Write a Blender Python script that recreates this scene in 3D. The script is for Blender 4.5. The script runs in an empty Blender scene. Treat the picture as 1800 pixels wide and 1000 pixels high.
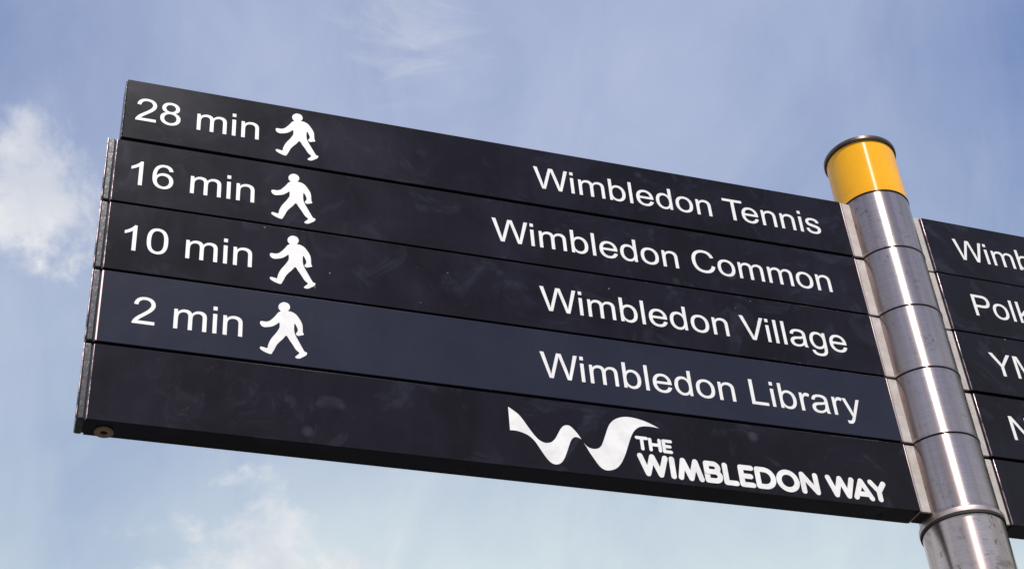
import bpy, bmesh, math, random
from mathutils import Vector, Matrix
C = bpy.context.scene.collection
SC = bpy.context.scene
random.seed(7)

P = 0.117            # metres: height of one blade including its joint
H = 3.2436           # metres above the ground of the top of the blades

# ---------------------------------------------------------------- camera
def cam_basis(yaw, pitch, roll):
    f = Vector((math.sin(yaw)*math.cos(pitch), math.cos(yaw)*math.cos(pitch), math.sin(pitch)))
    r = f.cross(Vector((0, 0, 1))).normalized(); u = r.cross(f)
    return r*math.cos(roll)+u*math.sin(roll), -r*math.sin(roll)+u*math.cos(roll), f
cr, cu, cf = cam_basis(0.37286, 0.65824, -0.09025)
cd = bpy.data.cameras.new('camera'); cam = bpy.data.objects.new('camera', cd); C.objects.link(cam)
cam.matrix_world = Matrix((( cr.x, cu.x, -cf.x, 2.9732*P), (cr.y, cu.y, -cf.y, -14.04126*P),
                           ( cr.z, cu.z, -cf.z, -14.04755*P+H), (0, 0, 0, 1)))
cd.sensor_width = 36.0; cd.lens = 2.76155*1000/1800*36; cd.clip_start = 0.05; cd.clip_end = 5000
SC.camera = cam

# ---------------------------------------------------------------- light
SUN_AZ, SUN_EL = 184.0, 58.0        # azimuth clockwise from +y
L = Vector((math.sin(math.radians(SUN_AZ))*math.cos(math.radians(SUN_EL)),
            math.cos(math.radians(SUN_AZ))*math.cos(math.radians(SUN_EL)), math.sin(math.radians(SUN_EL))))
sd = bpy.data.lights.new('sun', 'SUN'); sd.energy = 4.3; sd.angle = math.radians(0.53); sd.color = (1.0, 0.955, 0.90)
so = bpy.data.objects.new('sun', sd); C.objects.link(so); so.location = (0, -3, 8)
so.rotation_euler = L.to_track_quat('Z', 'Y').to_euler()

W = bpy.data.worlds.new('World'); SC.world = W; W.use_nodes = True
nt = W.node_tree; nt.nodes.clear()
def N(t, typ, **kw):
    n = t.nodes.new(typ)
    for k, v in kw.items():
        if k.startswith('i_'):
            n.inputs[k[2:]].default_value = v
        else: setattr(n, k, v)
    return n
def math_(t, op, a, b=None, clamp=False):
    n = t.nodes.new('ShaderNodeMath'); n.operation = op; n.use_clamp = clamp
    for i, v in enumerate((a, b)):
        if v is None: continue
        if hasattr(v, 'is_output'): t.links.new(v, n.inputs[i])
        else: n.inputs[i].default_value = v
    return n.outputs[0]
def ramp(t, fac, stops):
    n = t.nodes.new('ShaderNodeValToRGB'); el = n.color_ramp.elements
    while len(el) < len(stops): el.new(0.5)
    for e, (p, c) in zip(el, stops):
        e.position = p; e.color = c if len(c) == 4 else (*c, 1)
    t.links.new(fac, n.inputs[0]); return n.outputs[0]
def mixc(t, fac, a, b, blend='MIX'):
    n = t.nodes.new('ShaderNodeMix'); n.data_type = 'RGBA'; n.blend_type = blend
    for s, v in ((n.inputs[0], fac), (n.inputs[6], a), (n.inputs[7], b)):
        if hasattr(v, 'is_output'): t.links.new(v, s)
        elif isinstance(v, (int, float)): s.default_value = v
        else: s.default_value = (*v, 1) if len(v) == 3 else v
    return n.outputs[2]

STRENGTH = 0.10
tc = N(nt, 'ShaderNodeTexCoord'); G = tc.outputs['Generated']
sky = N(nt, 'ShaderNodeTexSky', sky_type='NISHITA', sun_disc=False, sun_elevation=math.radians(SUN_EL),
        sun_rotation=math.radians(SUN_AZ), air_density=1.25, dust_density=0.3, ozone_density=3.0)
def noise(t, vec, scale, detail=6, rough=0.55, dist=0.0, stretch=None, off=(0, 0, 0)):
    if stretch or off != (0, 0, 0):
        m = N(t, 'ShaderNodeMapping'); m.inputs['Scale'].default_value = stretch or (1, 1, 1)
        m.inputs['Location'].default_value = off
        t.links.new(vec, m.inputs[0]); vec = m.outputs[0]
    n = N(t, 'ShaderNodeTexNoise', i_Scale=scale, i_Detail=detail, i_Roughness=rough, i_Distortion=dist)
    t.links.new(vec, n.inputs['Vector']); return n.outputs[0]
def lobe(direction, width, fall=1.0):
    # soft patch of cloud round one direction of the sky (width in radians)
    v = N(nt, 'ShaderNodeVectorMath', operation='DISTANCE'); nt.links.new(G, v.inputs[0]); v.inputs[1].default_value = direction
    d = math_(nt, 'DIVIDE', v.outputs['Value'], width)
    return math_(nt, 'SUBTRACT', fall, d)
# thin high veil that covers the whole sky, streaky, with holes of deeper blue
veil_a = noise(nt, G, 2.2, 5, 0.5, 0.4, stretch=(1, 1, 1.6), off=(3.1, 0.4, 0.2))
veil_b = noise(nt, G, 9.0, 6, 0.6, 0.9, stretch=(1.6, 1, 0.6), off=(0.3, 1.7, 0))
sep = N(nt, 'ShaderNodeSeparateXYZ'); nt.links.new(G, sep.inputs[0])
VEIL = math_(nt, 'ADD', math_(nt, 'MULTIPLY', veil_a, 0.9), math_(nt, 'MULTIPLY', veil_b, 0.35))
VEIL = math_(nt, 'SUBTRACT', VEIL, 0.02)
# the veil thins out here and there and deeper blue shows
for d_, w_, a_ in (((0.60, 0.56, 0.57), 0.30, 0.40), ((-0.06, 0.69, 0.72), 0.16, 0.24), ((0.035, 0.882, 0.470), 0.13, 0.22), ((0.30, 0.45, 0.84), 0.20, 0.2)):
    VEIL = math_(nt, 'SUBTRACT', VEIL, math_(nt, 'MULTIPLY', math_(nt, 'ADD', lobe(d_, w_), 0.0, True), a_))
VEIL = math_(nt, 'ADD', VEIL, math_(nt, 'MULTIPLY', math_(nt, 'SUBTRACT', 0.62, sep.outputs[2], True), 1.6))   # thicker towards the horizon
VEIL = math_(nt, 'ADD', VEIL, 0.0, True)
veilcol = mixc(nt, ramp(nt, sep.outputs[2], [(0.42, (0, 0, 0)), (0.68, (1, 1, 1))]), (7.6, 8.6, 8.3), (5.9, 6.5, 8.2))
blue = mixc(nt, 1.0, sky.outputs[0], (1.12, 1.18, 1.45), 'MULTIPLY')
col = mixc(nt, VEIL, blue, veilcol)
# billowing clouds: noise everywhere, denser round a few directions
bil = noise(nt, G, 15.0, 9, 0.6, 0.35, off=(1.3, 0.2, 0.7))
shade_n = ramp(nt, noise(nt, G, 11.0, 7, 0.6, 0.2, off=(7.3, 2.2, 0.4)), [(0.38, (0, 0, 0)), (0.60, (1, 1, 1))])
def puff(direction, width, col, thr, soft, amt, n=bil, gain=1.0):
    m = math_(nt, 'ADD', math_(nt, 'MULTIPLY', lobe(direction, width), gain), math_(nt, 'MULTIPLY', math_(nt, 'SUBTRACT', n, 0.5), 2.6))
    m = math_(nt, 'DIVIDE', math_(nt, 'SUBTRACT', m, thr), soft, True)
    mm = N(nt, 'ShaderNodeMapRange', interpolation_type='SMOOTHSTEP'); nt.links.new(m, mm.inputs[0])
    return mixc(nt, math_(nt, 'MULTIPLY', mm.outputs[0], amt), col, mixc(nt, shade_n, (6.7, 7.0, 7.7), (8.9, 8.9, 8.9)))
col = puff((-0.008, 0.7615, 0.6450), 0.058, col, 0.11, 0.55, 0.85)
col = puff((0.174, 0.869, 0.460), 0.072, col, 0.05, 0.55, 0.85)
col = puff((0.212, 0.868, 0.449), 0.064, col, 0.05, 0.6, 0.8)
col = puff((0.112, 0.892, 0.438), 0.072, col, 0.06, 0.6, 0.8)
wisp = noise(nt, G, 20.0, 7, 0.62, 0.9, stretch=(0.7, 1.3, 2.2))
col = puff((0.200, 0.645, 0.738), 0.060, col, 0.15, 1.1, 0.40, wisp)
# the same broken cloud goes on round the rest of the sky
far = noise(nt, G, 3.0, 8, 0.58, 0.3, off=(5.2, 9.1, 2.0))
back = math_(nt, 'MULTIPLY', math_(nt, 'SUBTRACT', far, 0.56), 5.0, True)
away = ramp(nt, math_(nt, 'ADD', math_(nt, 'MULTIPLY', sep.outputs[1], 0.5), 0.5), [(0.62, (1, 1, 1)), (0.72, (0, 0, 0))])
col = mixc(nt, math_(nt, 'MULTIPLY', math_(nt, 'MULTIPLY', back, away), 0.7), col, (7.2, 7.4, 7.8))
bg = N(nt, 'ShaderNodeBackground', i_Strength=STRENGTH); nt.links.new(col, bg.inputs[0])
out = N(nt, 'ShaderNodeOutputWorld'); nt.links.new(bg.outputs[0], out.inputs[0])

SC.view_settings.view_transform = 'Standard'; SC.view_settings.look = 'None'
SC.view_settings.exposure = 0.0; SC.view_settings.gamma = 1.0; SC.view_settings.use_curve_mapping = False

# ---------------------------------------------------------------- materials
def new_mat(name):
    m = bpy.data.materials.new(name); m.use_nodes = True; t = m.node_tree
    return m, t, t.nodes['Principled BSDF']
def objco(t): return N(t, 'ShaderNodeTexCoord').outputs['Object']
def bump(t, b, h, strength, dist=0.001):
    n = N(t, 'ShaderNodeBump', i_Strength=strength, i_Distance=dist); t.links.new(h, n.inputs['Height']); t.links.new(n.outputs[0], b.inputs['Normal'])

def black_paint(name, base, dust, rough=0.21, wear=1.0, seed=0.0):
    m, t, b = new_mat(name); co = objco(t)
    off = (seed, seed*1.7, seed*0.6)
    cloud = noise(t, co, 7, 6, 0.6, 0.6, off=off)
    streak = noise(t, co, 9, 5, 0.6, 0.2, stretch=(5, 1, 0.5), off=off)
    d = math_(t, 'ADD', math_(t, 'MULTIPLY', cloud, 0.8), math_(t, 'MULTIPLY', streak, 0.2))
    d = ramp(t, d, [(0.42, (0, 0, 0)), (0.68, (1, 1, 1))])
    col = mixc(t, d, base, dust)
    sm = noise(t, co, 13, 6, 0.68, 1.2, off=(seed*2, 0, seed))
    col = mixc(t, math_(t, 'MULTIPLY', ramp(t, sm, [(0.55, (0, 0, 0)), (0.75, (1, 1, 1))]), 0.8*wear), col, (0.030, 0.031, 0.048))
    # specks of dust and bird-spotting
    vo = N(t, 'ShaderNodeTexVoronoi', i_Scale=42.0); mp = N(t, 'ShaderNodeMapping'); mp.inputs['Location'].default_value = off
    t.links.new(co, mp.inputs[0]); t.links.new(mp.outputs[0], vo.inputs['Vector'])
    dot = ramp(t, vo.outputs['Distance'], [(0.035, (1, 1, 1)), (0.075, (0, 0, 0))])
    rnd = ramp(t, vo.outputs['Color'], [(0.72, (0, 0, 0)), (0.80, (1, 1, 1))])
    sp = math_(t, 'MULTIPLY', math_(t, 'MULTIPLY', dot, rnd), 0.5*wear)
    col = mixc(t, sp, col, (0.35, 0.33, 0.34))
    v2 = N(t, 'ShaderNodeTexVoronoi', i_Scale=11.0); t.links.new(mp.outputs[0], v2.inputs['Vector'])
    blot = ramp(t, v2.outputs['Distance'], [(0.05, (1, 1, 1)), (0.13, (0, 0, 0))])
    r2 = ramp(t, v2.outputs['Color'], [(0.6, (0, 0, 0)), (0.75, (1, 1, 1))])
    col = mixc(t, math_(t, 'MULTIPLY', math_(t, 'MULTIPLY', blot, r2), 0.13*wear), col, (0.30, 0.32, 0.40))
    # fine scratches
    sc = noise(t, co, 34, 2, 0.4, 1.0, stretch=(0.5, 1, 1.2), off=off)
    scr = ramp(t, sc, [(0.495, (0, 0, 0)), (0.5, (1, 1, 1)), (0.505, (0, 0, 0))])
    patch = ramp(t, noise(t, co, 4, 3, 0.5, 0, off=off), [(0.58, (0, 0, 0)), (0.66, (1, 1, 1))])
    col = mixc(t, math_(t, 'MULTIPLY', math_(t, 'MULTIPLY', scr, patch), 0.035*wear), col, (0.4, 0.38, 0.4))
    t.links.new(col, b.inputs['Base Color'])
    rg = math_(t, 'ADD', math_(t, 'MULTIPLY', d, 0.04), rough)
    t.links.new(rg, b.inputs['Roughness'])
    b.inputs['Specular IOR Level'].default_value = 0.12
    hh = math_(t, 'ADD', math_(t, 'MULTIPLY', noise(t, co, 5, 2, 0.4), 1.5), math_(t, 'MULTIPLY', noise(t, co, 500, 3, 0.6), 0.05))
    bump(t, b, hh, 0.15, 0.001)
    return m
M = {}
BL = (0.0072, 0.0054, 0.0088); DU = (0.0135, 0.0115, 0.0215)
for k in range(10):
    M['panel%d' % k] = black_paint('weathered_black_paint', BL, DU, seed=k*2.37+1)
M['panel3'] = black_paint('newer_blue_black_paint', (0.0185, 0.0195, 0.036), (0.022, 0.0235, 0.043), rough=0.25, wear=0.35, seed=9.1)

def edge_glint(name):
    m, t, b = new_mat(name); co = objco(t)
    n = noise(t, co, 210, 4, 0.7, 0.5, stretch=(1, 1, 0.25))
    f = ramp(t, n, [(0.36, (0, 0, 0)), (0.56, (1, 1, 1))])
    t.links.new(mixc(t, f, (0.03, 0.022, 0.03), (0.60, 0.44, 0.48)), b.inputs['Base Color'])  # broken sun glint along the edges, painted as pinkish metal over black
    t.links.new(math_(t, 'MULTIPLY', f, 0.9), b.inputs['Metallic'])
    b.inputs['Roughness'].default_value = 0.38
    bump(t, b, noise(t, co, 160, 4, 0.7, 0, stretch=(1, 1, 0.3)), 0.5, 0.001)
    return m
M['edge_glint'] = edge_glint('black_metal_edge_glint')

def cap_black():
    m, t, b = new_mat('scuffed_black_casting'); co = objco(t)
    n = noise(t, co, 70, 5, 0.65, 0.3, stretch=(1, 1, 0.3))
    t.links.new(ramp(t, n, [(0.4, (0.014, 0.011, 0.017)), (0.7, (0.034, 0.030, 0.042))]), b.inputs['Base Color'])
    b.inputs['Roughness'].default_value = 0.34
    bump(t, b, noise(t, co, 120, 4, 0.7, 0, stretch=(1, 1, 0.35)), 0.8, 0.0012)
    return m
M['cap_black'] = cap_black()

def brushed(name, base, rough, aniso, stain=0.0, lines=1.0, seed=0.0):
    m, t, b = new_mat(name); co = objco(t)
    off = (seed, seed, seed*0.3)
    fine = noise(t, co, 30, 6, 0.75, 0, stretch=(0.5, 0.5, 18), off=off)       # brushing runs round the tube
    tone = noise(t, co, 10, 4, 0.6, 0.2, stretch=(5.0, 5.0, 0.12), off=off)
    c = mixc(t, ramp(t, fine, [(0.3, (0, 0, 0)), (0.7, (1, 1, 1))]), tuple(x*0.70 for x in base), base)
    c = mixc(t, math_(t, 'MULTIPLY', ramp(t, tone, [(0.42, (0, 0, 0)), (0.60, (1, 1, 1))]), 0.75), c, (base[0]*0.62, base[1]*0.58, base[2]*0.55))  # upright bands: reflected surroundings painted into the steel's base colour
    sp = noise(t, co, 110, 4, 0.7, 0.4, off=off); reg = noise(t, co, 14, 4, 0.6, 0.2, off=off)
    spots = math_(t, 'MULTIPLY', ramp(t, sp, [(0.57, (0, 0, 0)), (0.65, (1, 1, 1))]), ramp(t, reg, [(0.48, (0, 0, 0)), (0.60, (1, 1, 1))]))
    c = mixc(t, math_(t, 'MULTIPLY', spots, 0.55+stain*0.3), c, (0.10, 0.085, 0.08))
    rg = math_(t, 'ADD', math_(t, 'MULTIPLY', tone, 0.10), rough-0.05)
    met = 1.0
    if stain:
        big = noise(t, co, 22, 6, 0.75, 0.6, off=(2.2, 0.6, 1.15))
        s = ramp(t, big, [(0.54, (0, 0, 0)), (0.66, (1, 1, 1))])
        c = mixc(t, math_(t, 'MULTIPLY', s, stain), c, (0.23, 0.18, 0.14))
        rg = math_(t, 'ADD', rg, math_(t, 'MULTIPLY', s, 0.12))
    t.links.new(c, b.inputs['Base Color']); t.links.new(rg, b.inputs['Roughness'])
    b.inputs['Metallic'].default_value = met
    b.inputs['Anisotropic'].default_value = aniso; b.inputs['Anisotropic Rotation'].default_value = 0.25
    tg = N(t, 'ShaderNodeTangent', direction_type='RADIAL', axis='Z'); t.links.new(tg.outputs[0], b.inputs['Tangent'])
    hh = math_(t, 'ADD', fine, math_(t, 'MULTIPLY', noise(t, co, 12, 2, 0.4, stretch=(1, 1, 0.2)), 1.5))
    bump(t, b, hh, 0.10*lines, 0.0006)
    return m
for k in range(5):
    M['sleeve%d' % k] = brushed('brushed_stainless_steel', (0.54, 0.445, 0.435), 0.28, 0.88, seed=k*3.3+.5)
M['pole'] = brushed('stained_stainless_steel', (0.64, 0.525, 0.53), 0.29, 0.86, stain=0.75, lines=0.25, seed=4.0)
M['flange'] = brushed('worn_steel_flange', (0.62, 0.51, 0.48), 0.42, 0.3, seed=6.0)
M['rim'] = brushed('tarnished_steel_lid', (0.20, 0.145, 0.125), 0.36, 0.5, seed=8.0)

def yellow():
    m, t, b = new_mat('gloss_yellow_paint'); co = objco(t)
    n = noise(t, co, 20, 5, 0.6)
    c = mixc(t, ramp(t, n, [(0.35, (0, 0, 0)), (0.7, (1, 1, 1))]), (0.92, 0.405, 0.001), (0.97, 0.455, 0.002))
    sp = noise(t, co, 240, 3, 0.6); reg = noise(t, co, 16, 3, 0.6)
    f = math_(t, 'MULTIPLY', ramp(t, sp, [(0.66, (0, 0, 0)), (0.69, (1, 1, 1))]), ramp(t, reg, [(0.45, (0, 0, 0)), (0.6, (1, 1, 1))]))
    c = mixc(t, math_(t, 'MULTIPLY', f, 0.8), c, (0.20, 0.11, 0.03))
    t.links.new(c, b.inputs['Base Color']); b.inputs['Roughness'].default_value = 0.22
    b.inputs['Anisotropic'].default_value = 0.9; b.inputs['Anisotropic Rotation'].default_value = 0.25; b.inputs['Specular IOR Level'].default_value = 0.36
    tg = N(t, 'ShaderNodeTangent', direction_type='RADIAL', axis='Z'); t.links.new(tg.outputs[0], b.inputs['Tangent'])
    return m
M['yellow'] = yellow()

def plate():
    m, t, b = new_mat('pale_cast_aluminium'); co = objco(t)
    n = noise(t, co, 45, 6, 0.7, 0.3); n2 = noise(t, co, 14, 4, 0.6)
    c = mixc(t, ramp(t, n, [(0.35, (0, 0, 0)), (0.7, (1, 1, 1))]), (0.42, 0.365, 0.345), (0.58, 0.52, 0.50))
    c = mixc(t, ramp(t, n2, [(0.6, (0, 0, 0)), (0.75, (0.6, 0.6, 0.6))]), c, (0.38, 0.27, 0.21))
    t.links.new(c, b.inputs['Base Color']); b.inputs['Metallic'].default_value = 0.25; b.inputs['Roughness'].default_value = 0.5
    bump(t, b, noise(t, co, 300, 3, 0.6), 0.3, 0.0006)
    return m
M['plate'] = plate()
def simple(name, c, r, metal=0.0):
    m, t, b = new_mat(name); co = objco(t)
    n = noise(t, co, 60, 5, 0.6)
    t.links.new(mixc(t, n, tuple(x*0.9 for x in c), tuple(min(1, x*1.06) for x in c)), b.inputs['Base Color'])
    b.inputs['Roughness'].default_value = r; b.inputs['Metallic'].default_value = metal
    return m
def vinyl():
    m, t, b = new_mat('white_vinyl'); co = objco(t)
    c = mixc(t, ramp(t, noise(t, co, 40, 6, 0.65, 0.4), [(0.35, (0, 0, 0)), (0.6, (1, 1, 1))]), (0.72, 0.685, 0.69), (0.83, 0.80, 0.805))
    nick = ramp(t, noise(t, co, 170, 3, 0.6, 0.6), [(0.735, (0, 0, 0)), (0.75, (1, 1, 1))])
    t.links.new(mixc(t, math_(t, 'MULTIPLY', nick, 0.8), c, (0.06, 0.05, 0.06)), b.inputs['Base Color']); b.inputs['Roughness'].default_value = 0.45
    return m
M['white'] = vinyl()
M['black_rubber_and_shade'] = simple('black_gasket_and_shade', (0.012, 0.010, 0.012), 0.7)  # joint fillers and cores, also the rings added as painted shade
M['washer'] = simple('rusty_washer_metal', (0.36, 0.25, 0.15), 0.5, 0.5)
M['hole'] = simple('dark_recess', (0.006, 0.005, 0.005), 0.8)
M['trim_and_glint'] = simple('bare_metal_and_glint', (0.62, 0.47, 0.46), 0.45, 0.5)  # raw trim by the brackets, also the painted glow on one blade edge

def paving():
    m, t, b = new_mat('dark_grey_paving'); co = objco(t)
    br = N(t, 'ShaderNodeTexBrick', i_Scale=1.6, offset=0.5); br.inputs['Mortar Size'].default_value = 0.012
    br.inputs['Color1'].default_value = (0.075, 0.07, 0.066, 1); br.inputs['Color2'].default_value = (0.06, 0.057, 0.053, 1); br.inputs['Mortar'].default_value = (0.04, 0.038, 0.035, 1)
    t.links.new(co, br.inputs['Vector'])
    c = mixc(t, 0.35, br.outputs[0], ramp(t, noise(t, co, 3, 8, 0.65), [(0.3, (0.04, 0.04, 0.04)), (0.7, (0.10, 0.095, 0.09))]))
    t.links.new(c, b.inputs['Base Color']); b.inputs['Roughness'].default_value = 0.85
    bump(t, b, noise(t, co, 80, 5, 0.6), 0.4, 0.004)
    return m
M['paving'] = paving()

# ---------------------------------------------------------------- helpers
def link(name, me, mat, parent=None, loc=(0, 0, 0), rotz=0.0, smooth=None):
    o = bpy.data.objects.new(name, me); C.objects.link(o)
    if mat and not me.materials: me.materials.append(mat)
    o.location = loc; o.rotation_euler = (0, 0, rotz)
    if parent: o.parent = parent
    return o
def shade(me, angle=35):
    for p_ in me.polygons: p_.use_smooth = True
    bm = bmesh.new(); bm.from_mesh(me)
    for e in bm.edges:
        if len(e.link_faces) == 2 and e.calc_face_angle(0) > math.radians(angle): e.smooth = False
    bm.to_mesh(me); bm.free()
def box_mesh(name, a, b, bev=0.008, seg=2):
    """box between corners a and b (units of P)"""
    bm = bmesh.new(); bmesh.ops.create_cube(bm, size=1)
    for v in bm.verts:
        for i in range(3): v.co[i] = (a[i]+b[i])/2*P + v.co[i]*(b[i]-a[i])*P
    if bev: bmesh.ops.bevel(bm, geom=list(bm.edges), offset=bev*P, segments=seg, profile=0.5, affect='EDGES')
    me = bpy.data.meshes.new(name); bm.to_mesh(me); bm.free(); shade(me)
    big = max(q.area for q in me.polygons)
    for q in me.polygons:
        if max(abs(c) for c in q.normal) > 0.9999: q.use_smooth = False
    return me
def join_boxes(name, boxes, bev=0.004):
    bm = bmesh.new()
    for a, b in boxes:
        t = bmesh.new(); bmesh.ops.create_cube(t, size=1)
        for v in t.verts:
            for i in range(3): v.co[i] = (a[i]+b[i])/2*P + v.co[i]*(b[i]-a[i])*P
        if bev: bmesh.ops.bevel(t, geom=list(t.edges), offset=bev*P, segments=1, affect='EDGES')
        m = bpy.data.meshes.new('tmp'); t.to_mesh(m); t.free(); bm.from_mesh(m); bpy.data.meshes.remove(m)
    me = bpy.data.meshes.new(name); bm.to_mesh(me); bm.free(); return me
def lathe(name, prof, n=128, closed=True):
    """revolve profile [(r, z)] in metres about z"""
    vs, fs = [], []
    for r, z in prof:
        for k in range(n):
            a = 2*math.pi*k/n; vs.append((r*math.cos(a), r*math.sin(a), z))
    m = len(prof)
    for i in range(m if closed else m-1):
        j = (i+1) % m
        for k in range(n):
            l = (k+1) % n
            fs.append((i*n+k, i*n+l, j*n+l, j*n+k))
    me = bpy.data.meshes.new(name); me.from_pydata(vs, [], fs)
    bm = bmesh.new(); bm.from_mesh(me); bmesh.ops.remove_doubles(bm, verts=bm.verts, dist=1e-6)
    bmesh.ops.recalc_face_normals(bm, faces=bm.faces); bm.to_mesh(me); bm.free(); shade(me, 30); return me

def fill_mesh(name, loops, lift=0.0012, thick=0.0008):
    """flat print: closed loops [(x, z)] in units of P, filled with holes, facing -y"""
    cu_ = bpy.data.curves.new('tmp', 'CURVE'); cu_.dimensions = '2D'; cu_.fill_mode = 'BOTH'; cu_.extrude = thick*P
    for lp in loops:
        q = []
        for pt in lp:
            if not q or (abs(pt[0]-q[-1][0])+abs(pt[1]-q[-1][1])) > 1e-5: q.append(pt)
        if abs(q[0][0]-q[-1][0])+abs(q[0][1]-q[-1][1]) < 1e-5: q.pop()
        s = cu_.splines.new('POLY'); s.points.add(len(q)-1); s.use_cyclic_u = True
        for p_, (x, z) in zip(s.points, q): p_.co = (x*P, z*P, 0, 1)
    ob = bpy.data.objects.new('tmp', cu_); C.objects.link(ob)
    dg = bpy.context.evaluated_depsgraph_get(); dg.update()
    me = bpy.data.meshes.new_from_object(ob.evaluated_get(dg)); me.name = name
    bpy.data.objects.remove(ob); bpy.data.curves.remove(cu_)
    me.transform(Matrix(((1, 0, 0, 0), (0, 0, -1, -lift*P), (0, 1, 0, 0), (0, 0, 0, 1))))
    me.materials.clear()
    return me

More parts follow.
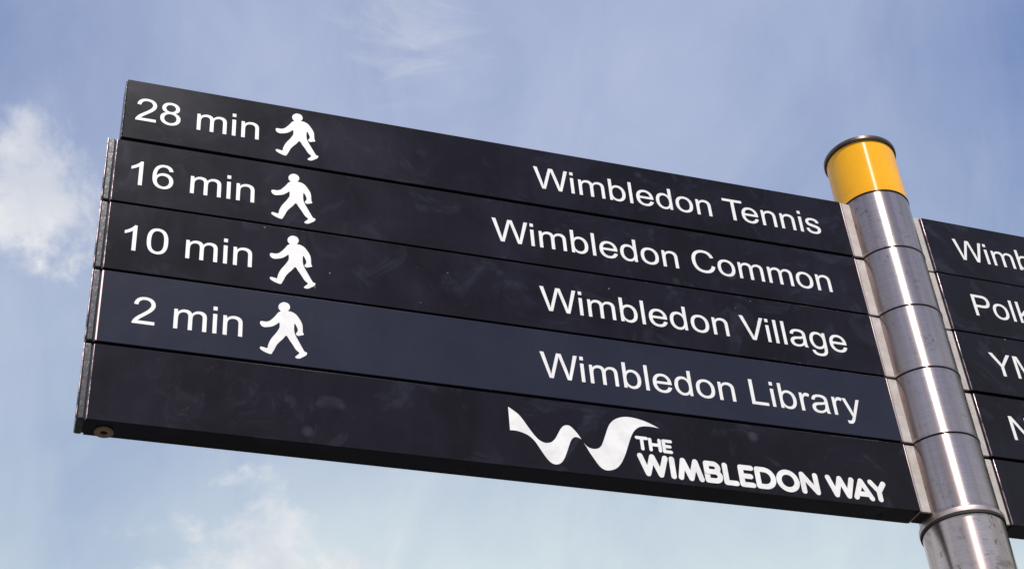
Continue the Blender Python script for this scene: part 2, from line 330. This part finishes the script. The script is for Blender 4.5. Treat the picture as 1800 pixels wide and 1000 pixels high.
# ---------------------------------------------------------------- letter shapes (2048 units to the em)
GLYPHS = {
'm':(1706,"M135 0V1062H296V913Q346 991 429 1038.5Q512 1086 618 1086Q736 1086 811.5 1037Q887 988 918 900Q1044 1086 1246 1086Q1404 1086 1489 998.5Q1574 911 1574 729V0H1395V669Q1395 777 1377.5 824.5Q1360 872 1314 901Q1268 930 1206 930Q1094 930 1020 855.5Q946 781 946 617V0H766V690Q766 810 722 870Q678 930 578 930Q502 930 437.5 890Q373 850 344 773Q315 696 315 551V0Z"),
'n':(1139,"M135 0V1062H297V911Q414 1086 635 1086Q731 1086 811.5 1051.5Q892 1017 932 961Q972 905 988 828Q998 778 998 653V0H818V646Q818 756 797 810.5Q776 865 722.5 897.5Q669 930 597 930Q482 930 398.5 857Q315 784 315 580V0Z"),
'i':(455,"M136 0V1062H316V0ZM136 1259V1466H316V1259Z"),
'l':(455,"M131 0V1466H311V0Z"),
'o':(1139,"M68 531Q68 826 232 968Q369 1086 566 1086Q785 1086 924 942.5Q1063 799 1063 546Q1063 341 1001.5 223.5Q940 106 822.5 41Q705 -24 566 -24Q343 -24 205.5 119Q68 262 68 531ZM253 531Q253 327 342 225.5Q431 124 566 124Q700 124 789 226Q878 328 878 537Q878 734 788.5 835.5Q699 937 566 937Q431 937 342 836Q253 735 253 531Z"),
'e':(1139,"M862 342L1048 319Q1004 156 885 66Q766 -24 581 -24Q348 -24 211.5 119.5Q75 263 75 522Q75 790 213 938Q351 1086 571 1086Q784 1086 919 941Q1054 796 1054 533Q1054 517 1053 485H261Q271 310 360 217Q449 124 582 124Q681 124 751 176Q821 228 862 342ZM271 633H864Q852 767 796 834Q710 938 573 938Q449 938 364.5 855Q280 772 271 633Z"),
'b':(1139,"M301 0H134V1466H314V943Q428 1086 605 1086Q703 1086 790.5 1046.5Q878 1007 934.5 935.5Q991 864 1023 763Q1055 662 1055 547Q1055 274 920 125Q785 -24 596 -24Q408 -24 301 133ZM299 539Q299 348 351 263Q436 124 581 124Q699 124 785 226.5Q871 329 871 532Q871 740 788.5 839Q706 938 589 938Q471 938 385 835.5Q299 733 299 539Z"),
'd':(1139,"M824 0V134Q723 -24 527 -24Q400 -24 293.5 46Q187 116 128.5 241.5Q70 367 70 530Q70 689 123 818.5Q176 948 282 1017Q388 1086 519 1086Q615 1086 690 1045.5Q765 1005 812 940V1466H991V0ZM255 530Q255 326 341 225Q427 124 544 124Q662 124 744.5 220.5Q827 317 827 515Q827 733 743 835Q659 937 536 937Q416 937 335.5 839Q255 741 255 530Z"),
's':(1024,"M63 317L241 345Q256 238 324.5 181Q393 124 516 124Q640 124 700 174.5Q760 225 760 293Q760 354 707 389Q670 413 523 450Q325 500 248.5 536.5Q172 573 132.5 637.5Q93 702 93 780Q93 851 125.5 911.5Q158 972 214 1012Q256 1043 328.5 1064.5Q401 1086 484 1086Q609 1086 703.5 1050Q798 1014 843 952.5Q888 891 905 788L729 764Q717 846 659.5 892Q602 938 497 938Q373 938 320 897Q267 856 267 801Q267 766 289 738Q311 709 358 690Q385 680 517 644Q708 593 783.5 560.5Q859 528 902 466Q945 404 945 312Q945 222 892.5 142.5Q840 63 741 19.5Q642 -24 517 -24Q310 -24 201.5 62Q93 148 63 317Z"),
'a':(1139,"M828 131Q728 46 635.5 11Q543 -24 437 -24Q262 -24 168 61.5Q74 147 74 280Q74 358 109.5 422.5Q145 487 202.5 526Q260 565 332 585Q385 599 492 612Q710 638 813 674Q814 711 814 721Q814 831 763 876Q694 937 558 937Q431 937 370.5 892.5Q310 848 281 735L105 759Q129 872 184 941.5Q239 1011 343 1048.5Q447 1086 584 1086Q720 1086 805 1054Q890 1022 930 973.5Q970 925 986 851Q995 805 995 685V445Q995 194 1006.5 127.5Q1018 61 1052 0H864Q836 56 828 131ZM813 533Q715 493 519 465Q408 449 362 429Q316 409 291 370.5Q266 332 266 285Q266 213 320.5 165Q375 117 480 117Q584 117 665 162.5Q746 208 784 287Q813 348 813 467Z"),
'g':(1139,"M102 -88L277 -114Q288 -195 338 -232Q405 -282 521 -282Q646 -282 714 -232Q782 -182 806 -92Q820 -37 819 139Q701 0 525 0Q306 0 186 158Q66 316 66 537Q66 689 121 817.5Q176 946 280.5 1016Q385 1086 526 1086Q714 1086 836 934V1062H1002V144Q1002 -104 951.5 -207.5Q901 -311 791.5 -371Q682 -431 522 -431Q332 -431 215 -345.5Q98 -260 102 -88ZM251 550Q251 341 334 245Q417 149 542 149Q666 149 750 244.5Q834 340 834 544Q834 739 747.5 838Q661 937 539 937Q419 937 335 839.5Q251 742 251 550Z"),
'r':(682,"M133 0V1062H295V901Q357 1014 409.5 1050Q462 1086 525 1086Q616 1086 710 1028L648 861Q582 900 516 900Q457 900 410 864.5Q363 829 343 766Q313 670 313 556V0Z"),
'y':(1024,"M127 -409L107 -240Q166 -256 210 -256Q270 -256 306 -236Q342 -216 365 -180Q382 -153 420 -46Q425 -31 436 -2L33 1062H227L448 447Q491 330 525 201Q556 325 599 443L826 1062H1006L602 -18Q537 -193 501 -259Q453 -348 391 -389.5Q329 -431 243 -431Q191 -431 127 -409Z"),
'W':(1933,"M414 0L25 1466H224L447 505Q483 354 509 205Q565 440 575 476L854 1466H1088L1298 724Q1377 448 1412 205Q1440 344 1485 524L1715 1466H1910L1508 0H1321L1012 1117Q973 1257 966 1289Q943 1188 923 1117L612 0Z"),
'T':(1251,"M531 0V1293H48V1466H1210V1293H725V0Z"),
'C':(1479,"M1204 514L1398 465Q1337 226 1178.5 100.5Q1020 -25 791 -25Q554 -25 405.5 71.5Q257 168 179.5 351Q102 534 102 744Q102 973 189.5 1143.5Q277 1314 438.5 1402.5Q600 1491 794 1491Q1014 1491 1164 1379Q1314 1267 1373 1064L1182 1019Q1131 1179 1034 1252Q937 1325 790 1325Q621 1325 507.5 1244Q394 1163 348 1026.5Q302 890 302 745Q302 558 356.5 418.5Q411 279 526 210Q641 141 775 141Q938 141 1051 235Q1164 329 1204 514Z"),
'V':(1366,"M577 0L9 1466H219L600 401Q646 273 677 161Q711 281 756 401L1152 1466H1350L776 0Z"),
'L':(1139,"M150 0V1466H344V173H1066V0Z"),
'P':(1366,"M158 0V1466H711Q857 1466 934 1452Q1042 1434 1115 1383.5Q1188 1333 1232.5 1242Q1277 1151 1277 1042Q1277 855 1158 725.5Q1039 596 728 596H352V0ZM352 769H731Q919 769 998 839Q1077 909 1077 1036Q1077 1128 1030.5 1193.5Q984 1259 908 1280Q859 1293 727 1293H352Z"),
'k':(1024,"M136 0V1466H316V630L742 1062H975L569 668L1016 0H794L443 543L316 421V0Z"),
'Y':(1366,"M571 0V621L6 1466H242L531 1024Q611 900 680 776Q746 891 840 1035L1124 1466H1350L765 621V0Z"),
'M':(1706,"M152 0V1466H444L791 428Q839 283 861 211Q886 291 939 446L1290 1466H1551V0H1364V1227L938 0H763L339 1248V0Z"),
'N':(1479,"M156 0V1466H355L1125 315V1466H1311V0H1112L342 1152V0Z"),
'1':(1139,"M763 0H583V1147Q518 1085 412.5 1023Q307 961 223 930V1104Q374 1175 487 1276Q600 1377 647 1472H763Z"),
'0':(1139,"M85 723Q85 983 138.5 1141.5Q192 1300 297.5 1386Q403 1472 563 1472Q681 1472 770 1424.5Q859 1377 917 1287.5Q975 1198 1008 1069.5Q1041 941 1041 723Q1041 465 988 306.5Q935 148 829.5 61.5Q724 -25 563 -25Q351 -25 230 127Q85 310 85 723ZM270 723Q270 362 354.5 242.5Q439 123 563 123Q687 123 771.5 243Q856 363 856 723Q856 1085 771.5 1204Q687 1323 561 1323Q437 1323 363 1218Q270 1084 270 723Z"),
'2':(1139,"M1031 173V0H62Q60 65 83 125Q120 224 201.5 320Q283 416 437 542Q676 738 760 852.5Q844 967 844 1069Q844 1176 767.5 1249.5Q691 1323 568 1323Q438 1323 360 1245Q282 1167 281 1029L96 1048Q115 1255 239 1363.5Q363 1472 572 1472Q783 1472 906 1355Q1029 1238 1029 1065Q1029 977 993 892Q957 807 873.5 713Q790 619 596 455Q434 319 388 270.5Q342 222 312 173Z"),
'6':(1139,"M1019 1107L840 1093Q816 1199 772 1247Q699 1324 592 1324Q506 1324 441 1276Q356 1214 307 1095Q258 976 256 756Q321 855 415 903Q509 951 612 951Q792 951 918.5 818.5Q1045 686 1045 476Q1045 338 985.5 219.5Q926 101 822 38Q718 -25 586 -25Q361 -25 219 140.5Q77 306 77 686Q77 1111 234 1304Q371 1472 603 1472Q776 1472 886.5 1375Q997 1278 1019 1107ZM284 475Q284 382 323.5 297Q363 212 434 167.5Q505 123 583 123Q697 123 779 215Q861 307 861 465Q861 617 780 704.5Q699 792 576 792Q454 792 369 704.5Q284 617 284 475Z"),
'8':(1139,"M362 795Q250 836 196 912Q142 988 142 1094Q142 1254 257 1363Q372 1472 563 1472Q755 1472 872 1360.5Q989 1249 989 1089Q989 987 935.5 911.5Q882 836 773 795Q908 751 978.5 653Q1049 555 1049 419Q1049 231 916 103Q783 -25 566 -25Q349 -25 216 103.5Q83 232 83 424Q83 567 155.5 663.5Q228 760 362 795ZM326 1100Q326 996 393 930Q460 864 567 864Q671 864 737.5 929.5Q804 995 804 1090Q804 1189 735.5 1256.5Q667 1324 565 1324Q462 1324 394 1258Q326 1192 326 1100ZM268 423Q268 346 304.5 274Q341 202 413 162.5Q485 123 568 123Q697 123 781 206Q865 289 865 417Q865 547 778.5 632Q692 717 562 717Q435 717 351.5 633Q268 549 268 423Z"),
' ':(569, ""),
}
KERN = {'Te': -227, 'Wi': -37, 'Vi': -55, 'Po': -37, 'Yo': -200}
import re
def glyph_loops(s):
    loops, cur, pos = [], [], (0, 0)
    for cmd, args in re.findall(r'([MLHVQZ])([^MLHVQZ]*)', s):
        a = [float(x) for x in args.split()] if args.strip() else []
        if cmd == 'M': cur = [(a[0], a[1])]; pos = (a[0], a[1])
        elif cmd == 'L': pos = (a[0], a[1]); cur.append(pos)
        elif cmd == 'H': pos = (a[0], pos[1]); cur.append(pos)
        elif cmd == 'V': pos = (pos[0], a[0]); cur.append(pos)
        elif cmd == 'Q':
            p0, p1, p2 = pos, (a[0], a[1]), (a[2], a[3])
            for k in range(1, 5):
                u = k/4; cur.append(tuple((1-u)**2*p0[i]+2*u*(1-u)*p1[i]+u*u*p2[i] for i in (0, 1)))
            pos = p2
        elif cmd == 'Z': loops.append(cur); cur = []
    return loops
EM = 0.5110
def letters(s, x, z, ox, oz, parent, em=EM):
    """every letter is a print of its own on the blade"""
    prev = ''
    for ch in s:
        adv, path = GLYPHS[ch]
        x += KERN.get(prev+ch, 0)*em/2048
        if path:
            key = (ch, em)
            if key not in LETTER: LETTER[key] = fill_mesh('letter', [[(a*em/2048, b*em/2048) for a, b in lp] for lp in glyph_loops(path)])
            link('letter', LETTER[key], M['white'], parent, ((x-ox)*P, 0, (z-oz)*P))
        x += adv*em/2048; prev = ch
LETTER = {}
def smooth_loop(pts, sharp=(), n=4):
    out, m = [], len(pts)
    for i in range(m):
        p0, p1, p2, p3 = pts[i-1], pts[i], pts[(i+1) % m], pts[(i+2) % m]
        if i in sharp: p0 = p1
        if (i+1) % m in sharp: p3 = p2
        for k in range(n):
            u = k/n
            out.append(tuple(0.5*(2*p1[j]+(p2[j]-p0[j])*u+(2*p0[j]-5*p1[j]+4*p2[j]-p3[j])*u*u+(3*p1[j]-p0[j]-3*p2[j]+p3[j])*u**3) for j in (0, 1)))
    return out
MAN= [(5.6777,-3.1321),(5.73,-3.1427),(5.7516,-3.1844),(5.7469,-3.2201),(5.7317,-3.2484),(5.7682,-3.2526),(5.8154,-3.277),(5.8525,-3.3223),(5.8844,-3.3811),(5.8973,-3.4236),(5.9009,-3.474),(5.9035,-3.5179),(5.9141,-3.5454),(5.907,-3.5566),(5.8812,-3.5658),(5.8555,-3.5762),(5.8348,-3.5706),(5.8242,-3.5521),(5.8343,-3.5328),(5.8444,-3.5148),(5.844,-3.4831),(5.8333,-3.4531),(5.8194,-3.4235),(5.8069,-3.4128),(5.8033,-3.4516),(5.8039,-3.5023),(5.814,-3.5575),(5.8405,-3.6163),(5.8669,-3.6686),(5.8985,-3.7324),(5.9267,-3.7816),(5.9473,-3.7872),(5.9536,-3.8048),(5.9405,-3.8317),(5.9049,-3.8594),(5.8745,-3.8813),(5.8439,-3.886),(5.8213,-3.8746),(5.8312,-3.8546),(5.8514,-3.8329),(5.8654,-3.806),(5.8271,-3.7685),(5.7903,-3.7056),(5.7536,-3.6489),(5.7168,-3.5945),(5.6767,-3.6485),(5.6368,-3.6985),(5.6072,-3.7467),(5.5879,-3.7993),(5.5666,-3.8459),(5.5609,-3.8628),(5.544,-3.8715),(5.5084,-3.8635),(5.4624,-3.8435),(5.4316,-3.8211),(5.426,-3.7998),(5.4358,-3.7884),(5.456,-3.7889),(5.4814,-3.7936),(5.5088,-3.7955),(5.5178,-3.7483),(5.5396,-3.6827),(5.569,-3.628),(5.6036,-3.5723),(5.6331,-3.5108),(5.6396,-3.4781),(5.6345,-3.4257),(5.6012,-3.4565),(5.5608,-3.4884),(5.5201,-3.5038),(5.4744,-3.515),(5.4436,-3.5074),(5.4225,-3.4818),(5.4186,-3.4533),(5.4315,-3.4386),(5.4571,-3.4382),(5.4878,-3.437),(5.5233,-3.421),(5.5584,-3.3834),(5.5934,-3.333),(5.6184,-3.2904),(5.6469,-3.2639),(5.6278,-3.24),(5.6207,-3.2),(5.6366,-3.1611)]
W1= [(8.2828,-4.1864),(8.3442,-4.2292),(8.405,-4.2793),(8.4573,-4.3523),(8.5143,-4.4461),(8.5715,-4.5322),(8.6246,-4.5898),(8.6803,-4.6156),(8.7255,-4.6155),(8.7725,-4.5966),(8.8229,-4.5427),(8.8621,-4.4726),(8.9014,-4.4021),(8.9382,-4.3608),(8.9793,-4.3437),(9.018,-4.3502),(9.0602,-4.3884),(9.1008,-4.4414),(9.1433,-4.5127),(9.1084,-4.4955),(9.076,-4.491),(9.0416,-4.5071),(9.008,-4.5548),(8.9769,-4.6306),(8.942,-4.7208),(8.9008,-4.8111),(8.8568,-4.8659),(8.8032,-4.8894),(8.7529,-4.8787),(8.7056,-4.8353),(8.6549,-4.7568),(8.6106,-4.6773),(8.5654,-4.6046),(8.5059,-4.5479),(8.4315,-4.5146),(8.3557,-4.5001),(8.2825,-4.5026)]
W2= [(9.1672,-4.5603),(9.2024,-4.599),(9.246,-4.6209),(9.2984,-4.6229),(9.3464,-4.6052),(9.3841,-4.5643),(9.4194,-4.4872),(9.4566,-4.3948),(9.5027,-4.2857),(9.5661,-4.2032),(9.6392,-4.1561),(9.7235,-4.1298),(9.8188,-4.1274),(9.9255,-4.1444),(10.0301,-4.1783),(10.143,-4.232),(10.0376,-4.2236),(9.9411,-4.2319),(9.8766,-4.2583),(9.8147,-4.3184),(9.7621,-4.4137),(9.713,-4.5369),(9.6559,-4.6745),(9.5962,-4.7823),(9.5281,-4.8547),(9.4452,-4.8889),(9.38,-4.8869),(9.3261,-4.8438),(9.2761,-4.7646),(9.2267,-4.6779),(9.1947,-4.6101)]

# rounded capitals of the emblem, drawn as pen strokes (units of P)
def arc(cx, cz, rx, rz, a0, a1, n=10):
    return [(cx+rx*math.cos(math.radians(a0+(a1-a0)*k/n)), cz+rz*math.sin(math.radians(a0+(a1-a0)*k/n))) for k in range(n+1)]
ZT, ZB = -4.641, -4.873; ZM = (ZT+ZB)/2
def bowl(x0, x1, zt, zb):
    r = (zt-zb)/2
    return [(x0, zt), (x1-r*1.0, zt)] + arc(x1-r*1.0, (zt+zb)/2, r, r, 90, -90, 12)[1:-1] + [(x1-r*1.0, zb), (x0, zb)]
STROKES_SMALL = [[[(9.838, -4.397), (9.958, -4.397)], [(9.898, -4.397), (9.898, -4.544)]],
    [[(10.002, -4.403), (10.002, -4.544)], [(10.120, -4.403), (10.120, -4.544)], [(10.002, -4.472), (10.120, -4.472)]],
    [[(10.256, -4.547), (10.172, -4.547), (10.172, -4.402), (10.262, -4.402)], [(10.172, -4.475), (10.247, -4.475)]]]
STROKES_BIG = [[[(9.848, ZT), (9.925, ZB), (9.998, ZT), (10.085, ZB), (10.160, ZT)]],
    [[(10.243, ZT), (10.243, ZB)]],
    [[(10.335, ZB), (10.383, ZT), (10.465, ZB), (10.540, ZT), (10.595, ZB)]],
    [[(10.676, ZT), (10.676, ZB)], bowl(10.676, 10.822, ZT, ZM+.006), bowl(10.676, 10.836, ZM+.006, ZB)],
    [[(10.916, ZT), (10.916, ZB), (11.040, ZB)]],
    [[(11.255, ZB), (11.120, ZB), (11.120, ZT), (11.255, ZT)], [(11.120, ZM), (11.236, ZM)]],
    [[(11.334, ZT), (11.334, ZB)], bowl(11.334, 11.534, ZT, ZB)],
    [arc(11.724, ZM-.002, .117, .120, 0, 360, 30)],
    [[(11.924, ZB), (11.924, ZT), (12.102, ZB), (12.102, ZT)]],
    [[(12.274, ZT), (12.355, ZB), (12.430, ZT), (12.518, ZB), (12.590, ZT)]],
    [[(12.620, ZB), (12.718, ZT), (12.830, ZB)], [(12.670, ZB+.052), (12.785, ZB+.052)]],
    [[(12.850, ZT), (12.946, -4.762), (13.024, ZT-.008)], [(12.946, -4.762), (12.946, ZB)]]]
def stroke_mesh(name, groups, x0, z0, lift=0.0022):
    vs, fs = [], []
    for strokes, wd in groups:
        c = 0
        for st in strokes:
            for a, b in zip(st[:-1], st[1:]):
                ang = math.atan2(b[1]-a[1], b[0]-a[0]); base = len(vs); y = -(lift+0.00022*(c % 40)); c += 1
                for k in range(11):
                    t = ang+math.pi/2+math.pi*k/10; vs.append(((a[0]-x0+wd*math.cos(t))*P, y*P, (a[1]-z0+wd*math.sin(t))*P))
                for k in range(11):
                    t = ang-math.pi/2+math.pi*k/10; vs.append(((b[0]-x0+wd*math.cos(t))*P, y*P, (b[1]-z0+wd*math.sin(t))*P))
                fs.append(tuple(range(base, base+22)))
    me = bpy.data.meshes.new(name); me.from_pydata(vs, [], fs); me.update(); return me

# ---------------------------------------------------------------- setting
g = bpy.data.meshes.new('paved_ground')
g.from_pydata([(-1500, -1500, 0), (1500, -1500, 0), (1500, 1500, 0), (-1500, 1500, 0)], [], [(0, 1, 2, 3)])
go = link('ground', g, M['paving']); go['kind'] = 'structure'

# ---------------------------------------------------------------- the signpost
PX, PY, PR = 14.093*P, 0.129*P, 0.4875*P
root = bpy.data.objects.new('signpost', None); C.objects.link(root); root.location = (PX, PY, 0)
root['label'] = 'tall steel finger signpost with yellow topped pole and two rows of black direction blades'
root['category'] = 'signpost'
def zq(z): return z*P+H            # height in metres of a z in blade units
def rl(x, y, z): return (x*P-PX, y*P-PY, zq(z))   # blade units to root-local metres

# lower pole, standing on the ground
R2 = 0.497*P; top = -5.075
link('pole', lathe('pole_tube', [(R2, -0.02), (R2, zq(top)), (R2-.004, zq(top)), (R2-.004, -0.02)]), M['pole'], root)
bp = link('base_plate', lathe('base_plate', [(R2+.0005, 0.0), (R2+.06, 0.0), (R2+.06, .010), (R2+.058, .012), (R2+.004, .012), (R2+.0005, .014)]), M['rim'], root)
# bottom flange that the sleeves rest on
link('collar', lathe('collar_ring', [(PR+.0003, zq(-5.035)), (0.512*P, zq(-5.035)), (0.518*P, zq(-5.041)), (0.521*P, zq(-5.05)), (0.521*P, zq(-5.100)), (0.518*P, zq(-5.104)), (R2+.0003, zq(-5.104)), (R2-.003, zq(-5.08)), (PR-.004, zq(-5.06))]), M['flange'], root)
# five sleeves, one for each row of blades; the foot of each is slightly rolled
joints = [-0.030, -1.030, -2.018, -3.010, -4.000, -5.034]
for k in range(5):
    zt, zb = zq(joints[k])-0.0009, zq(joints[k+1])+0.0009
    pr = [(PR-.0012, zt), (PR-.0003, zt-.0003), (PR, zt-.0012), (PR, zb+.006), (PR+.0004, zb+.003), (PR+.0010, zb+.0018), (PR+.0010, zb+.0006), (PR+.0004, zb), (PR-.005, zb), (PR-.005, zt)]
    link('sleeve', lathe('sleeve', pr), M['sleeve%d' % k], root)
link('inner_tube', lathe('inner_tube', [(PR-.0055, zq(-5.09)), (PR-.0055, zq(0.90)), (PR-.008, zq(0.90)), (PR-.008, zq(-5.09))], 48), M['black_rubber_and_shade'], root)
link('gasket_and_shade', lathe('shade_ring', [(R2+.0004, zq(-5.104)), (0.517*P, zq(-5.104)), (0.517*P, zq(-5.136)), (R2+.0004, zq(-5.136))]), M['black_rubber_and_shade'], root)  # black ring added to paint the shade under the collar
# yellow head
zt, zb = zq(0.9175), zq(joints[0])+.0009
YR = 0.492*P
link('yellow_head', lathe('yellow_head', [(YR-.0004, zb), (YR, zb+.0005), (YR, zt), (YR-.004, zt), (YR-.004, zb)]), M['yellow'], root)
link('head_seam', lathe('head_seam', [(YR+.0003, zb-.0002), (YR+.0007, zb+.0003), (YR+.0007, zb+.0009), (YR+.0001, zb+.0012), (YR-.001, zb+.0012), (YR-.001, zb-.0002)]), M['rim'], root)
lt, lb = zq(1.000), zq(0.934)
link('gasket_and_shade', lathe('shade_ring', [(YR-.003, zq(0.934)), (0.511*P, zq(0.934)), (0.511*P, zq(0.918)), (YR-.003, zq(0.918))]), M['black_rubber_and_shade'], root)  # black ring added to paint the lid's shadow below its lip
LR = 0.520*P
link('cap_lid', lathe('cap_lid', [(0.0, lt+.002), (LR*.7, lt+.0018), (LR-.003, lt+.0006), (LR-.0012, lt), (LR, lt-.0012), (LR, lb+.0012), (LR-.001, lb), (YR-.001, lb), (0.0, lb)], closed=False), M['rim'], root)

# ---------------------------------------------------------------- blades
T_ = 0.31
XR = 13.463
rows = [(-0.055, -1.008), (-1.056, -2.002), (-2.032, -2.990), (-3.022, -3.980), (-4.020, -4.973)]
rrows = [(-0.030, -1.004), (-1.024, -1.998), (-2.022, -2.985), (-3.035, -3.995), (-4.040, -4.985)]
texts = [  # left text origin x, baseline, text ; right text first-letter origin, baseline
    ('28 min', 3.843-62*EM/2048, -0.699, 'Wimbledon Tennis', 8.905-25*EM/2048, -0.727),
    ('16 min', 3.858-223*EM/2048, -1.720, 'Wimbledon Common', 8.272-25*EM/2048, -1.726),
    ('10 min', 3.858-223*EM/2048, -2.695, 'Wimbledon Village', 8.818-25*EM/2048, -2.713),
    ('2 min', 4.026-62*EM/2048, -3.690, 'Wimbledon Library', 8.735-25*EM/2048, -3.706)]
man_off = [(0.114, 2.984), (0.083, 1.967), (0.088, 0.994), (0.0, 0.0)]
labels = ['black sign blade reading 28 min Wimbledon Tennis, topmost on the left', 'black sign blade reading 16 min Wimbledon Common, second from the top',
          'black sign blade reading 10 min Wimbledon Village, middle on the left', 'blue-black newer sign blade reading 2 min Wimbledon Library',
          'bottom left sign blade with white wave emblem and The Wimbledon Way']
rlabels = ['topmost black sign blade right of the pole, starting Wimb', 'black sign blade starting Polk, second on the right',
           'black sign blade starting YM, third on the right', 'black sign blade starting N, fourth on the right', 'plain black sign blade, lowest on the right']
def at_blade(o, name, me, mat): return link(name, me, mat, o)
for i, (zt, zb) in enumerate(rows):
    x0 = 3.714 if i == 0 else 3.666
    h = zb-zt
    ox, oz = x0, zt
    bl = link('sign_blade', box_mesh('sign_blade', (0, 0, h), (XR-x0, T_, 0), 0.006, 2), M['panel%d' % i], root, rl(x0, 0, zt))
    bl['label'] = labels[i]
    # dark closing plate at the free end
    if i:
        at_blade(bl, 'end_cap', box_mesh('end_cap', (-0.100, 0.004, h-.004), (-0.016, T_-.004, 0.006), 0.020, 3), M['cap_black'])
        at_blade(bl, 'edge_strip', box_mesh('edge_strip', (-0.110, -0.004, h+.01), (-0.097, 0.022, -0.004), 0.005, 2), M['edge_glint'])  # strip added for the sun glint on the cap's outer edge
        at_blade(bl, 'edge_strip', box_mesh('edge_strip', (-0.004, -0.002, h+.004), (0.018 if i == 3 else 0.008, 0.03, -0.004), 0.004, 1), M['trim_and_glint' if i == 3 else 'edge_glint'])  # painted glint on the panel edge, wider and brighter for one blade's glow
        at_blade(bl, 'gasket_and_shade', box_mesh('gasket_and_shade', (-0.020, 0.030, h+.006), (0.004, T_-.03, -0.006), 0), M['black_rubber_and_shade'])
    else:
        at_blade(bl, 'end_cap', box_mesh('end_cap', (-0.016, 0.02, h+.01), (-0.002, T_-.01, -0.01), 0.004, 1), M['cap_black'])
    # mounting bracket between the blade and its sleeve
    w = XR-x0
    at_blade(bl, 'bracket', join_boxes('bracket', [((w+.034, 0.014, h+.004), (w+.36, 0.046, -0.004))], 0.004), M['plate'])
    at_blade(bl, 'bracket_core', join_boxes('bracket_core', [((w+.036, 0.048, h+.008), (w+.36, T_-.014, -0.008))], 0.004), M['black_rubber_and_shade'])
    at_blade(bl, 'edge_strip', box_mesh('edge_strip', (w+.004, 0.004, h+.002), (w+.020, T_-.004, -0.002), 0.004, 1), M['trim_and_glint'])
    at_blade(bl, 'gasket_and_shade', box_mesh('gasket_and_shade', (w+.018, 0.035, h+.01), (w+.036, T_-.035, -0.01), 0), M['black_rubber_and_shade'])
    if i < 4:
        s1, xa, za, s2, xb, zb2 = texts[i]
        f = lambda lps: [[(x-ox, z-oz) for x, z in lp] for lp in lps]
        letters(s1, xa, za, ox, oz, bl); letters(s2, xb, zb2, ox, oz, bl)
        dx, dz = man_off[i]
        at_blade(bl, 'walking_figure', fill_mesh('walking_figure', f([[(x+dx, z+dz) for x, z in smooth_loop(MAN)]])), M['white'])
    else:
        f = lambda lps: [[(x-ox, z-oz) for x, z in lp] for lp in lps]
        at_blade(bl, 'emblem_wave', fill_mesh('emblem_wave', f([smooth_loop(W1, (0, 18, 36))])), M['white'])
        at_blade(bl, 'emblem_wave', fill_mesh('emblem_wave', f([smooth_loop(W2, (0, 15))])), M['white'])
        for grp, wd in ((STROKES_SMALL, 0.0215), (STROKES_BIG, 0.0345)):
            for st in grp: at_blade(bl, 'letter', stroke_mesh('emblem_letter', [(st, wd)], ox, oz), M['white'])
        # fixings in the underside
        def ring(name, r0, r1, cx, cy, z, t, mat):
            me = lathe(name, [(r0*P, -t*P), (r1*P, -t*P), (r1*P, t*P), (r0*P, t*P)], 32) if r0 else lathe(name, [(0, -t*P), (r1*P, -t*P), (r1*P, t*P), (0, t*P)], 32)
            o = link(name, me, mat, bl, ((cx-ox)*P, cy*P, (z-oz)*P)); return o
        ring('washer', .038, .098, 3.868, .200, zb-.010, .010, M['washer'])
        ring('washer_hole', 0, .036, 3.868, .200, zb-.003, .004, M['hole'])
        ring('screw_hole', 0, .040, 13.02, .20, zb-.002, .003, M['hole'])

AX, AY, PHI = 14.800, 0.058, 0.0155
rt = ['Wimb', 'Polk', 'YM', 'N', '']
rx = [0.432-25*EM/2048, 0.449-158*EM/2048, 0.440-6*EM/2048, 0.436-156*EM/2048, 0]
rz = [-0.694, -1.684, -2.674, -3.692, 0]
LEN = 9.75
for i, (zt, zb) in enumerate(rrows):
    h = zb-zt
    bl = link('sign_blade', box_mesh('sign_blade', (0, 0, h), (LEN, T_, 0), 0.006, 2), M['panel%d' % (i+5)], root, rl(AX, AY, zt), PHI)
    bl['label'] = rlabels[i]
    at_blade(bl, 'edge_strip', box_mesh('edge_strip', (-0.008, -0.003, h+.004), (0.006, 0.02, -0.004), 0.004, 1), M['edge_glint'])  # sun glint of the panel edge, put into a bright strip
    at_blade(bl, 'bracket', join_boxes('bracket', [((-.42, 0.014, h+.004), (-.034, 0.046, -0.004))], 0.004), M['plate'])
    at_blade(bl, 'bracket_core', join_boxes('bracket_core', [((-.42, 0.048, h+.008), (-.036, T_-.014, -0.008))], 0.004), M['black_rubber_and_shade'])
    at_blade(bl, 'gasket_and_shade', box_mesh('gasket_and_shade', (-.038, 0.03, h+.01), (0.002, T_-.03, -0.008), 0), M['black_rubber_and_shade'])
    at_blade(bl, 'end_cap', box_mesh('end_cap', (LEN+.016, 0.004, h-.004), (LEN+.10, T_-.004, 0.006), 0.020, 3), M['cap_black'])
    at_blade(bl, 'gasket_and_shade', box_mesh('gasket_and_shade', (LEN-.004, 0.03, h+.006), (LEN+.02, T_-.03, -0.006), 0), M['black_rubber_and_shade'])
    if rt[i]:
        letters(rt[i], rx[i], rz[i], 0, zt, bl)
